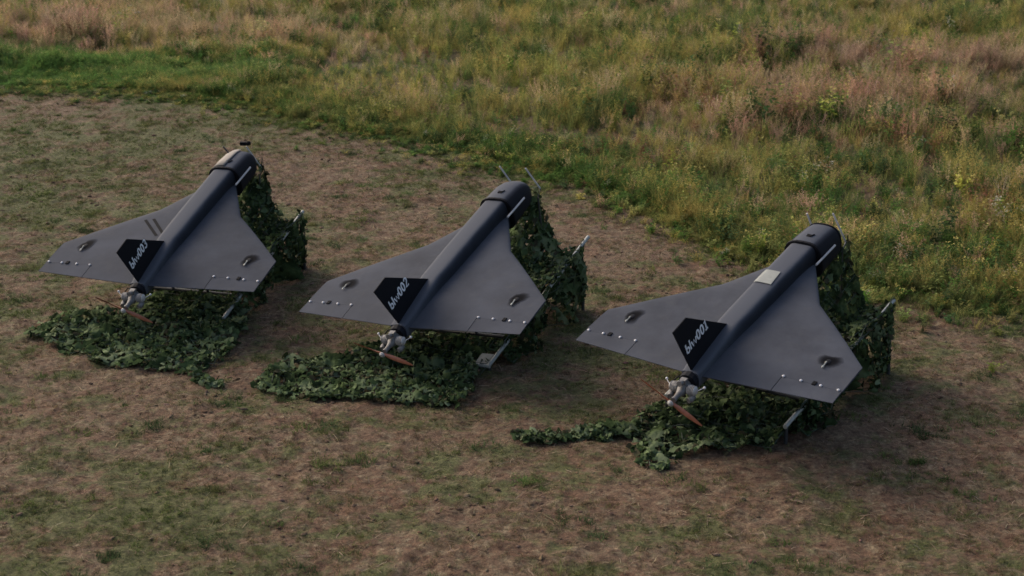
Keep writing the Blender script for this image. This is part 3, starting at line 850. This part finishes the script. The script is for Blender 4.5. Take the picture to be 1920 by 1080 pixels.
    pr = mesh('propeller', V, F, M['wood'], root, True)
    sb = MB(); sb.tube([(0, -.155, -.05), (0, -.162, -.05), (0, -.175, -.05)], [.03, .03, .014], 12)
    for q_ in range(4): sb.ball((.017 * math.cos(q_ * 1.571), -.163, -.05 + .017 * math.sin(q_ * 1.571)), .005, 6, 4)
    sb.build('hub_plate', M['alu'], pr)
    # things only one of them has
    def sheet(pts, zf, th):
        V = [(x, y, zf(x, y) + th) for x, y in pts] + [(x, y, zf(x, y) - .004) for x, y in pts]; k_ = len(pts)
        return V, [tuple(range(k_))] + [(i, k_ + i, k_ + (i + 1) % k_, (i + 1) % k_) for i in range(k_)]
    if no == '001':
        nxp = 8; V = []; F = []
        for j in range(2):
            for i in range(nxp):
                x = -.105 + .18 * i / (nxp - 1) + (.0 if j == 0 else -.02); y = 1.60 + .235 * j
                w_ = float(np.interp(y, [.2, .5, 1.1, 2.0, 2.4], [.085, .105, .128, .138, .142])); tp = .19
                z = tp * max(0, 1 - (abs(x) / w_) ** 5) ** (1 / 5)
                V.append((x, y, max(z, .07) + .008))
        F = [(i, i + 1, nxp + i + 1, nxp + i) for i in range(nxp - 1)]
        po = mesh('pale_patch', V, F, M['patch'], root); po['label'] = 'pale square patch stuck on the back'
        sm = po.modifiers.new('thickness', 'SOLIDIFY'); sm.thickness = .004
    if no == '003':
        V = []; F = []
        for j, y in enumerate((2.44, 2.6, 2.78, 2.9)):
            for i in range(7):
                x = -.165 + .17 * i / 6
                w_ = np.interp(y, [2.41, 2.6, 2.78, 2.9], [.202, .2, .19, .165]); tp = np.interp(y, [2.41, 2.6, 2.78, 2.9], [.21, .206, .19, .162])
                z = tp * max(0, 1 - (abs(x) / w_) ** 2.7) ** (1 / 2.7)
                V.append((x, y, z + .012))
        F = [(j * 7 + i, j * 7 + i + 1, j * 7 + i + 8, j * 7 + i + 7) for j in range(3) for i in range(6)]
        po = mesh('nose_panel', V, F, M['tan'], root, True); po['label'] = 'pale tan panel lying over the nose'
        sm = po.modifiers.new('thickness', 'SOLIDIFY'); sm.thickness = .006
        for (a, c_) in (((-.55, 1.44), (-.25, 1.13)), ((-.46, 1.47), (-.175, 1.16))):
            V = []
            for i in range(7):
                t = i / 6; x = a[0] + (c_[0] - a[0]) * t; y = a[1] + (c_[1] - a[1]) * t
                for s_ in (-.5, .5): V.append((x + s_ * .028, y + s_ * .02, zt(x, y) + .004))
            so_ = mesh('stripe', V, [(2 * i, 2 * i + 1, 2 * i + 3, 2 * i + 2) for i in range(6)], M['hole'], root)
    return root
make_drone('001', 'dark grey delta wing drone marked blw001 with a pale square patch on its back')
make_drone('002', 'dark grey delta wing drone marked blw002, standing in the middle of the row')
make_drone('003', 'dark grey delta wing drone marked blw003 with a pale tan nose panel')

# ------------------------------------------------------------------ launch stands
def pt(no, p): return pose(no) @ Vector(p)
def make_stand(no, label):
    Mx = pose(no); base = Mx @ Vector((0, .7, -.68)); base.z = 0
    root = empty('launch_stand', base); tag(root, label, 'stand', 'launch stands under the drones')
    inv = Vector(base)
    def W(p): return Mx @ Vector(p) - inv
    ys = {'001': .70, '002': .64, '003': .70}[no]
    yf = {'001': 3.02, '002': 2.98, '003': 2.92}[no]
    for sg in (1, -1):
        b = MB(); b.tube([W((sg * .62, ys, -.68)), W((sg * .62, yf + (.16 if no == '002' and sg > 0 else .05), -.68))], .021, 10); b.build('rail', M['tube'], root, True)
        # feet and front legs reach the soil
        top = W((sg * .62, yf - .03, -.68)); bot = top.copy(); bot.z = -.03
        b = MB(); b.tube([top, bot + Vector((sg * .03, 0, 0))], .02, 8); b.build('leg', M['darkmetal'], root, True)
        p = W((sg * .62, ys + .03, -.68)); q_ = p.copy(); q_.z = -.02
        if p.z > .03:
            b = MB(); b.tube([p, q_], .018, 8); b.build('foot', M['darkmetal'], root, True)
        for yy in (1.15, 1.8):
            b = MB(); b.tube([W((sg * .22, yy, -.68)), W((sg * .2, yy, -.05))], .016, 8); b.build('cradle_post', M['darkmetal'], root, True)
    for yy in (1.15, 1.8, yf - .65):
        b = MB(); zz = -.77 if yy > 2 else -.68; b.tube([W((-.62, yy, zz)), W((.62, yy, zz))], .019, 8); b.build('crossbar', M['darkmetal'], root, True)
    if no == '002':
        b = MB(); b.tube([W((.37, ys, -.68)), W((.64, ys, -.68))], .019, 8); b.build('foot_bar', M['tube'], root, True)
        Rm = (Mx.to_3x3())
        b = MB(); b.box(W((.53, ys + .10, -.668)), (.14, .16, .010), Rm); b.build('foot_plate', M['plate'], root)
    fp = {'001': (((.135, -.10), (.01, .20)), ((-.20, -.08), (-.275, .15))),
          '002': (((.20, -.03), (.07, .225)), ((-.15, .02), (-.255, .235))),
          '003': (((.14, -.16), (-.01, .13)), ((-.22, -.05), (-.32, .11)))}[no]
    for k_, (a, c_) in enumerate(fp):
        b = MB(); b.tube([W((a[0], 3.05, a[1])), W((c_[0], 3.05, c_[1]))], .0095, 8)
        f = b.build('fork_prong', M['darkmetal'] if (no == '003' and k_ == 1) else M['rod'], root, True)
        b = MB(); b.tube([W((a[0], 3.05, a[1])), W((a[0], 2.96, a[1] - .06)), W((a[0] * .9, yf - .1, -.66))], .011, 8); b.build('fork_strut', M['darkmetal'], root, True)
    if no == '003':
        b = MB(); b.box(W((-.02, 3.05, .17)), (.11, .06, .04)); b.ball(W((.03, 3.05, .175)), .03, 8, 5); b.build('top_clamp', M['hole'], root)
    return root
make_stand('001', 'pale tube launch stand under the drone marked blw001')
make_stand('002', 'pale tube launch stand with a foot plate, under the drone marked blw002')
make_stand('003', 'pale tube launch stand under the drone marked blw003')

# ------------------------------------------------------------------ camouflage nets
lm = plant_mat('camouflage_cloth', .2, False, 'GEOMETRY')
cordm = mat('net_cord', (.03, .04, .025), .8)
NP = np.array([(.028, .044, .018), (.056, .080, .033), (.094, .122, .060), (.125, .15, .085), (.050, .046, .028), (.017, .025, .012)])
def inpoly(x, y, P):
    r_ = np.zeros(len(x), bool); j = len(P) - 1
    for i in range(len(P)):
        xi, yi = P[i]; xj, yj = P[j]
        c_ = ((yi > y) != (yj > y)) & (x < (xj - xi) * (y - yi) / (yj - yi + 1e-12) + xi)
        r_ ^= c_; j = i
    return r_
def poly_s(P, u):
    P = np.asarray(P, float); s_ = np.r_[0, np.cumsum(np.linalg.norm(np.diff(P, axis=0), axis=1))]; s_ /= s_[-1]
    return np.stack([np.interp(u, s_, P[:, k]) for k in range(3)], -1)
class Net:
    def __init__(s, seed): s.P = []; s.N = []; s.S = []; s.r = np.random.default_rng(seed); s.wv = []; s.wf = []; s.seed = seed; s.C = []; s.cv = []; s.cf = []; s.cn = 0; s.cb = []
    def ruled(s, A, B, dens=620, fold=.05, kf=9, sag=0., bright=0.):
        A = [tuple(p) for p in A]; B = [tuple(p) for p in B]
        def surf(u, v):
            a, b_ = poly_s(A, u), poly_s(B, u)
            p = a * (1 - v)[:, None] + b_ * v[:, None]
            nrm = np.cross(poly_s(A, np.clip(u + .02, 0, 1)) - poly_s(A, np.clip(u - .02, 0, 1)) + poly_s(B, np.clip(u + .02, 0, 1)) - poly_s(B, np.clip(u - .02, 0, 1)), b_ - a)
            nrm /= np.linalg.norm(nrm, axis=1, keepdims=True) + 1e-9
            ph = s.seed * 1.7
            f = fold * (.35 + .9 * v) * (np.sin(u * kf + 2.2 * v + ph) + .6 * np.sin(u * kf * 2.3 + 1.3 * ph - 3 * v)) + .06 * (fbm(u * 4, v * 4, .6, s.seed) - .5)
            p = p + nrm * f[:, None]
            p[:, 2] -= sag * 4 * v * (1 - v)
            p[:, 2] = np.maximum(p[:, 2], .02)
            return p, nrm
        La = np.linalg.norm(np.diff(np.array(A), axis=0), axis=1).sum(); Lb = np.linalg.norm(np.diff(np.array(B), axis=0), axis=1).sum()
        Hh = np.linalg.norm(poly_s(A, np.linspace(0, 1, 9)) - poly_s(B, np.linspace(0, 1, 9)), axis=1).mean()
        n_ = int(dens * (La + Lb) / 2 * Hh)
        u, v = s.r.random(n_), s.r.random(n_)
        p, nr = surf(u, v)
        p += s.r.normal(0, .012, p.shape)
        s.P.append(p); s.N.append(nr); s.S.append(s.r.uniform(.018, .040, n_)); s.C.append(np.full(n_, bright))
        mu, mv = int((La + Lb) / 2 / .025) + 2, int(Hh / .025) + 2
        U, Vv = np.meshgrid(np.linspace(0, 1, mu), np.linspace(0, 1, mv)); g_, nn_ = surf(U.ravel(), Vv.ravel()); s.cloth(g_, nn_, mu, mv, bright, .56)
        nu, nv = max(4, int((La + Lb) / 2 / .11)), max(3, int(Hh / .11))
        U, Vv = np.meshgrid(np.linspace(0, 1, nu), np.linspace(0, 1, nv)); g_, _ = surf(U.ravel(), Vv.ravel()); s.grid(g_, nu, nv)
    def cloth(s, g_, nn_, nu, nv, bright, cut, ok=None):
        """incised cloth: a crumpled sheet with irregular holes"""
        x, y = g_[:, 0] + .37 * g_[:, 2], g_[:, 1] + .61 * g_[:, 2]
        lift = .095 * (fbm(x, y, .11, s.seed + 61, 2) - .5) + s.r.normal(0, .009, len(g_))
        p = g_ + nn_ * lift[:, None] + s.r.normal(0, .007, g_.shape); p[:, 2] = np.maximum(p[:, 2], .008)
        hole = fbm(x, y, .068, s.seed + 71, 2); keep_ = hole < cut
        if ok is not None: keep_ &= ok
        i_ = np.arange(nu * nv).reshape(nv, nu); q_ = np.stack([i_[:-1, :-1], i_[:-1, 1:], i_[1:, 1:], i_[1:, :-1]], -1).reshape(-1, 4)
        q_ = q_[keep_[q_].sum(1) >= 3]
        s.cv.append(p); s.cf.append(q_ + s.cn); s.cn += len(p); s.cb.append(np.full(len(p), bright))
    def grid(s, g_, nu, nv, ok=None):
        b0 = len(s.wv)
        def seg(i, j):
            a, c_ = g_[i], g_[j]; d = c_ - a; l_ = np.linalg.norm(d)
            if l_ < 1e-4 or l_ > .4: return
            sd_ = np.cross(d, (0.2, .3, 1)); sd_ = sd_ / (np.linalg.norm(sd_) + 1e-9) * .004; up = np.array((0, 0, .006))
            k_ = len(s.wv); s.wv += [a - sd_, a + sd_, a + up, c_ - sd_, c_ + sd_, c_ + up]
            s.wf.extend([(k_, k_ + 1, k_ + 4, k_ + 3), (k_ + 1, k_ + 2, k_ + 5, k_ + 4), (k_ + 2, k_, k_ + 3, k_ + 5)])
        for j in range(nv):
            for i in range(nu):
                q_ = j * nu + i
                if ok is not None and not ok[q_]: continue
                if i + 1 < nu and (ok is None or ok[q_ + 1]): seg(q_, q_ + 1)
                if j + 1 < nv and (ok is None or ok[q_ + nu]): seg(q_, q_ + nu)
    def flat(s, P, dens=900, hmax=.11, bright=.0, size=(.034, .062)):
        P = np.array(P); lo, hi = P.min(0) - .1, P.max(0) + .1
        n_ = int(dens * np.prod(hi - lo)); x = s.r.uniform(lo[0], hi[0], n_); y = s.r.uniform(lo[1], hi[1], n_)
        jx = x + .16 * (fbm(x, y, .22, s.seed + 5, 2) - .5); jy = y + .16 * (fbm(x, y, .22, s.seed + 9, 2) - .5)
        k_ = inpoly(jx, jy, P); x, y = x[k_], y[k_]
        def hh(x, y): return .025 + hmax * np.abs(fbm(x + .5 * y, y, .45, s.seed + 3, 3) - .5) * 2.2
        p = np.stack([x, y, hh(x, y) + s.r.uniform(-.012, .02, len(x))], -1)
        e_ = .03; nr = np.stack([-(hh(x + e_, y) - hh(x, y)) / e_, -(hh(x, y + e_) - hh(x, y)) / e_, np.ones(len(x))], -1); nr /= np.linalg.norm(nr, axis=1, keepdims=True)
        s.P.append(p); s.N.append(nr); s.S.append(s.r.uniform(*size, len(x))); s.C.append(np.full(len(x), bright))
        mu, mv = int((hi - lo)[0] / .025) + 2, int((hi - lo)[1] / .025) + 2
        U, Vv = np.meshgrid(np.linspace(lo[0], hi[0], mu), np.linspace(lo[1], hi[1], mv)); U, Vv = U.ravel(), Vv.ravel()
        jx = U + .16 * (fbm(U, Vv, .22, s.seed + 5, 2) - .5); jy = Vv + .16 * (fbm(U, Vv, .22, s.seed + 9, 2) - .5)
        s.cloth(np.stack([U, Vv, hh(U, Vv) + .012], -1), np.tile([0., 0., 1.], (len(U), 1)), mu, mv, bright, .545, inpoly(jx, jy, P))
        nu, nv = int((hi - lo)[0] / .12) + 2, int((hi - lo)[1] / .12) + 2
        U, Vv = np.meshgrid(np.linspace(lo[0], hi[0], nu), np.linspace(lo[1], hi[1], nv)); U, Vv = U.ravel(), Vv.ravel()
        s.grid(np.stack([U, Vv, hh(U, Vv)], -1), nu, nv, inpoly(U, Vv, P))
    def build(s, base, label):
        root = empty('camouflage_net', base); tag(root, label, 'camouflage net', 'camouflage nets draped over the stands')
        b = np.array(base)
        P = np.concatenate(s.P) - b; N_ = np.concatenate(s.N); Sz = np.concatenate(s.S); Br = np.concatenate(s.C); n_ = len(P); r_ = s.r
        nn_ = N_ + r_.normal(0, .42, (n_, 3)); nn_ /= np.linalg.norm(nn_, axis=1, keepdims=True)
        a = np.cross(nn_, r_.normal(0, 1, (n_, 3))); a /= np.linalg.norm(a, axis=1, keepdims=True); c_ = np.cross(nn_, a)
        K = 8
        th = np.arange(K) / K * 2 * np.pi
        rad = Sz[:, None] * r_.uniform(.55, 1.25, (n_, K))
        el_ = r_.uniform(1.1, 1.7, n_)[:, None]
        curl = r_.normal(0, .35, (n_, K)) * Sz[:, None] - Sz[:, None] * r_.uniform(-.2, .6, (n_, 1))
        ring_ = P[:, None] + a[:, None] * (rad * np.cos(th) * el_)[..., None] + c_[:, None] * (rad * np.sin(th) / el_ ** .4)[..., None] + nn_[:, None] * curl[..., None]
        cen = P + nn_ * (Sz * .15)[:, None]
        V = np.concatenate([cen[:, None], ring_], 1).reshape(-1, 3)
        bz = b[2]; V[:, 2] = np.maximum(V[:, 2], .004 - bz)
        i0 = (np.arange(n_) * (K + 1))[:, None]; kk = np.arange(K)
        F = np.stack([np.broadcast_to(i0, (n_, K)), i0 + 1 + kk, i0 + 1 + (kk + 1) % K], -1).reshape(-1, 3)
        me = bpy.data.meshes.new('net_leaves'); me.vertices.add(len(V)); me.vertices.foreach_set('co', V.astype(np.float32).reshape(-1))
        me.loops.add(len(F) * 3); me.loops.foreach_set('vertex_index', F.reshape(-1).astype(np.int32)); me.polygons.add(len(F)); me.polygons.foreach_set('loop_start', (np.arange(len(F)) * 3).astype(np.int32)); me.update(calc_edges=True)
        zone = fbm(P[:, 0] + P[:, 2], P[:, 1] + P[:, 2] * .7, .4, s.seed + 31, 2)
        w0 = np.stack([1 + 0 * zone, 1.1 + (zone > .5), .75 + .9 * (zone > .55), .22 + .0 * zone, .25 + .8 * (zone < .38), .6 + (zone < .42)], -1)
        w0[:, 2] += Br * 1.5; w0[:, 3] += Br * 1.2
        w0 /= w0.sum(1, keepdims=True); ci_ = (r_.random(n_)[:, None] > w0.cumsum(1)).sum(1).clip(0, 5)
        col_ = NP[ci_] * r_.uniform(.75, 1.3, (n_, 1))
        cc = np.repeat(np.concatenate([col_, np.ones((n_, 1))], 1), K + 1, 0).astype(np.float32)
        at_ = me.attributes.new('tint', 'FLOAT_COLOR', 'POINT'); at_.data.foreach_set('color', cc.reshape(-1))
        me.materials.append(lm)
        o = bpy.data.objects.new('net_leaves', me); COL.objects.link(o); o.parent = root; o['kind'] = 'stuff'
        cv = np.concatenate(s.cv) - b; cf = np.concatenate(s.cf); cb = np.concatenate(s.cb)
        me = bpy.data.meshes.new('net_cloth'); me.vertices.add(len(cv)); me.vertices.foreach_set('co', cv.astype(np.float32).reshape(-1))
        me.loops.add(len(cf) * 4); me.loops.foreach_set('vertex_index', cf.reshape(-1).astype(np.int32)); me.polygons.add(len(cf)); me.polygons.foreach_set('loop_start', (np.arange(len(cf)) * 4).astype(np.int32)); me.update(calc_edges=True)
        zc = fbm(cv[:, 0] + cv[:, 2], cv[:, 1] + cv[:, 2] * .7, .30, s.seed + 31, 2) + .12 * cb + .05 * r_.normal(0, 1, len(cv))
        cc = np.stack([np.interp(zc, [.25, .40, .52, .64, .8], NP[[5, 0, 1, 2, 3], k_]) for k_ in range(3)] + [np.ones(len(cv))], -1)
        at_ = me.attributes.new('tint', 'FLOAT_COLOR', 'POINT'); at_.data.foreach_set('color', cc.astype(np.float32).reshape(-1))
        me.materials.append(lm)
        o = bpy.data.objects.new('net_cloth', me); COL.objects.link(o); o.parent = root; o['kind'] = 'stuff'
        w_ = mesh('net_cords', np.array(s.wv) - b, s.wf, cordm, root); w_['kind'] = 'stuff'
        return root
MOUND1 = [(2.42, 13.95), (2.75, 14.1), (2.92, 13.85), (2.75, 13.62), (2.48, 13.66)]
def net_for(no, seed, label, patch, extra=(), yf=3.0, nose=(.15, 3.08, -.02), out=-.02, rear=.95, bright=.35):
    T = lambda p: tuple(pt(no, p))
    def G(p, dx=0, dy=0):
        q_ = pt(no, p); return (q_.x + dx, q_.y + dy, .03)
    Mx = pose(no); rt = Mx.to_3x3() @ Vector((1, 0, 0)); fw = Mx.to_3x3() @ Vector((0, 1, 0))
    def off(p, a, f): return G(p, rt.x * a + fw.x * f, rt.y * a + fw.y * f)
    s = Net(seed); ys = .7
    # bed over the frame, right and left curtains, front curtain raised to the nose
    s.ruled([T((-.62, rear, -.66)), T((-.62, yf, -.64))], [T((.655, rear, -.615)), T((.665, 2.2, -.61)), T((.66, yf - .3, -.615)), T((.62, yf - .05, -.66))], 320, .03, 5, .16)
    s.ruled([T((.665, .98, -.60)), T((.665, 1.8, -.60)), T((.665, 2.25, -.60)), T((.66, yf - .3, -.605)), T((.65, yf - .12, -.62)), T((.62, yf - .02, -.64))],
            [off((.64, 1.0, -.65), .10, -.02), off((.64, 1.9, -.65), out, 0), off((.64, yf, -.65), out, .05)], 320, .07, 11)
    s.ruled([T((-.64, 1.2, -.65)), T((-.64, yf, -.62))], [off((-.64, 1.2, -.65), -.05, 0), off((-.64, yf, -.65), -.1, 0)], 300, .04, 9)
    top = [T((-.64, yf, -.62)), T((-.25, yf + .06, -.2)), T((nose[0] - .12, nose[1], nose[2] - .04)), T(nose), T((.18, 3.04, -.34)), T((.24, yf + .02, -.66)), T((.36, yf - .02, -.80)), T((.51, yf - .02, -.78)), T((.62, yf + .0, -.63))]
    s.ruled(top, [off((-.64, yf, -.65), -.1, .1), off((0, yf, -.65), 0, .10), off((.4, yf, -.65), .0, .06), off((.64, yf, -.65), out, .0)], 300, .03, 13)
    s.ruled([T((-.1, 2.95, -.2)), T((.14, 3.0, -.1)), T((.2, 3.0, -.36)), T((.36, yf - .04, -.84)), T((.52, yf - .05, -.82)), T((.62, yf - .02, -.65))], [T((-.3, 2.35, -.7)), T((0, 2.3, -.7)), T((.3, 2.25, -.7)), T((.64, 2.2, -.67))], 300, .05, 8)
    # rear spill from the bed to the soil and the pool lying behind the tail
    s.ruled([T((-.62, rear + .1, -.66)), T((.62, rear + .1, -.66))], [off((-.55, .55, -.65), 0, -.15), off((.6, .55, -.65), 0, -.05)], 350, .04, 7)
    for P_ in patch: s.flat(P_, 520, .14, bright, (.02, .042))
    for P_ in extra: s.flat(P_, 1700, .07, bright + .3, (.022, .042))
    if no == '001': s.flat(MOUND1, 1900, .34, .2)
    bs = Mx @ Vector((0, 1.5, -.68)); bs.z = 0
    return s.build(tuple(bs), label)
PA3 = [(-5.21, 16.1), (-5.15, 16.48), (-5.03, 16.78), (-4.64, 16.89), (-4.36, 16.97), (-3.93, 16.93), (-3.39, 17.21), (-3.03, 17.02), (-2.89, 16.65), (-2.93, 16.05), (-2.92, 15.48), (-3.09, 15.09), (-3.32, 15.0), (-3.67, 15.14), (-4.03, 15.2), (-4.29, 15.27), (-4.64, 15.64), (-4.84, 15.88)]
PA2 = [(-2.62, 14.68), (-2.52, 15.02), (-2.34, 15.27), (-1.98, 15.46), (-1.71, 15.56), (-1.34, 15.8), (-.91, 16.05), (-.45, 15.72), (-.37, 15.09), (-.37, 14.44), (-.56, 14.1), (-.81, 14.18), (-1.02, 14.21), (-1.33, 14.27), (-1.64, 14.27), (-1.95, 14.34), (-2.28, 14.44)]
PA1 = [(1.09, 13.71), (1.29, 14.03), (1.53, 14.23), (1.97, 14.51), (2.44, 14.51), (2.69, 13.83), (2.59, 13.52), (2.19, 13.15), (1.84, 13.04), (1.55, 12.96), (1.36, 12.7), (1.24, 12.61), (1.16, 12.75), (1.09, 13.1), (1.16, 13.33), (1.07, 13.46)]
ST1 = [(0.0, 13.46), (.12, 13.33), (.38, 13.26), (.58, 13.38), (.87, 13.33), (1.12, 13.48), (1.19, 13.77), (.94, 13.67), (.69, 13.58), (.49, 13.52), (.2, 13.52)]
TL3 = [(-3.27, 14.91), (-3.14, 14.97), (-2.98, 14.77), (-2.88, 14.68), (-2.87, 14.61), (-3.04, 14.65)]
net_for('001', 41, 'green camouflage net under the drone marked blw001, with a thin tail of net trailing left', [PA1], [ST1], yf=3.04)
net_for('002', 52, 'green camouflage net under the drone marked blw002, spilling into a wide mat behind its tail', [PA2], yf=3.0)
net_for('003', 63, 'green camouflage net under the drone marked blw003, spread in a rounded mat at far left', [PA3], [TL3], yf=2.92)
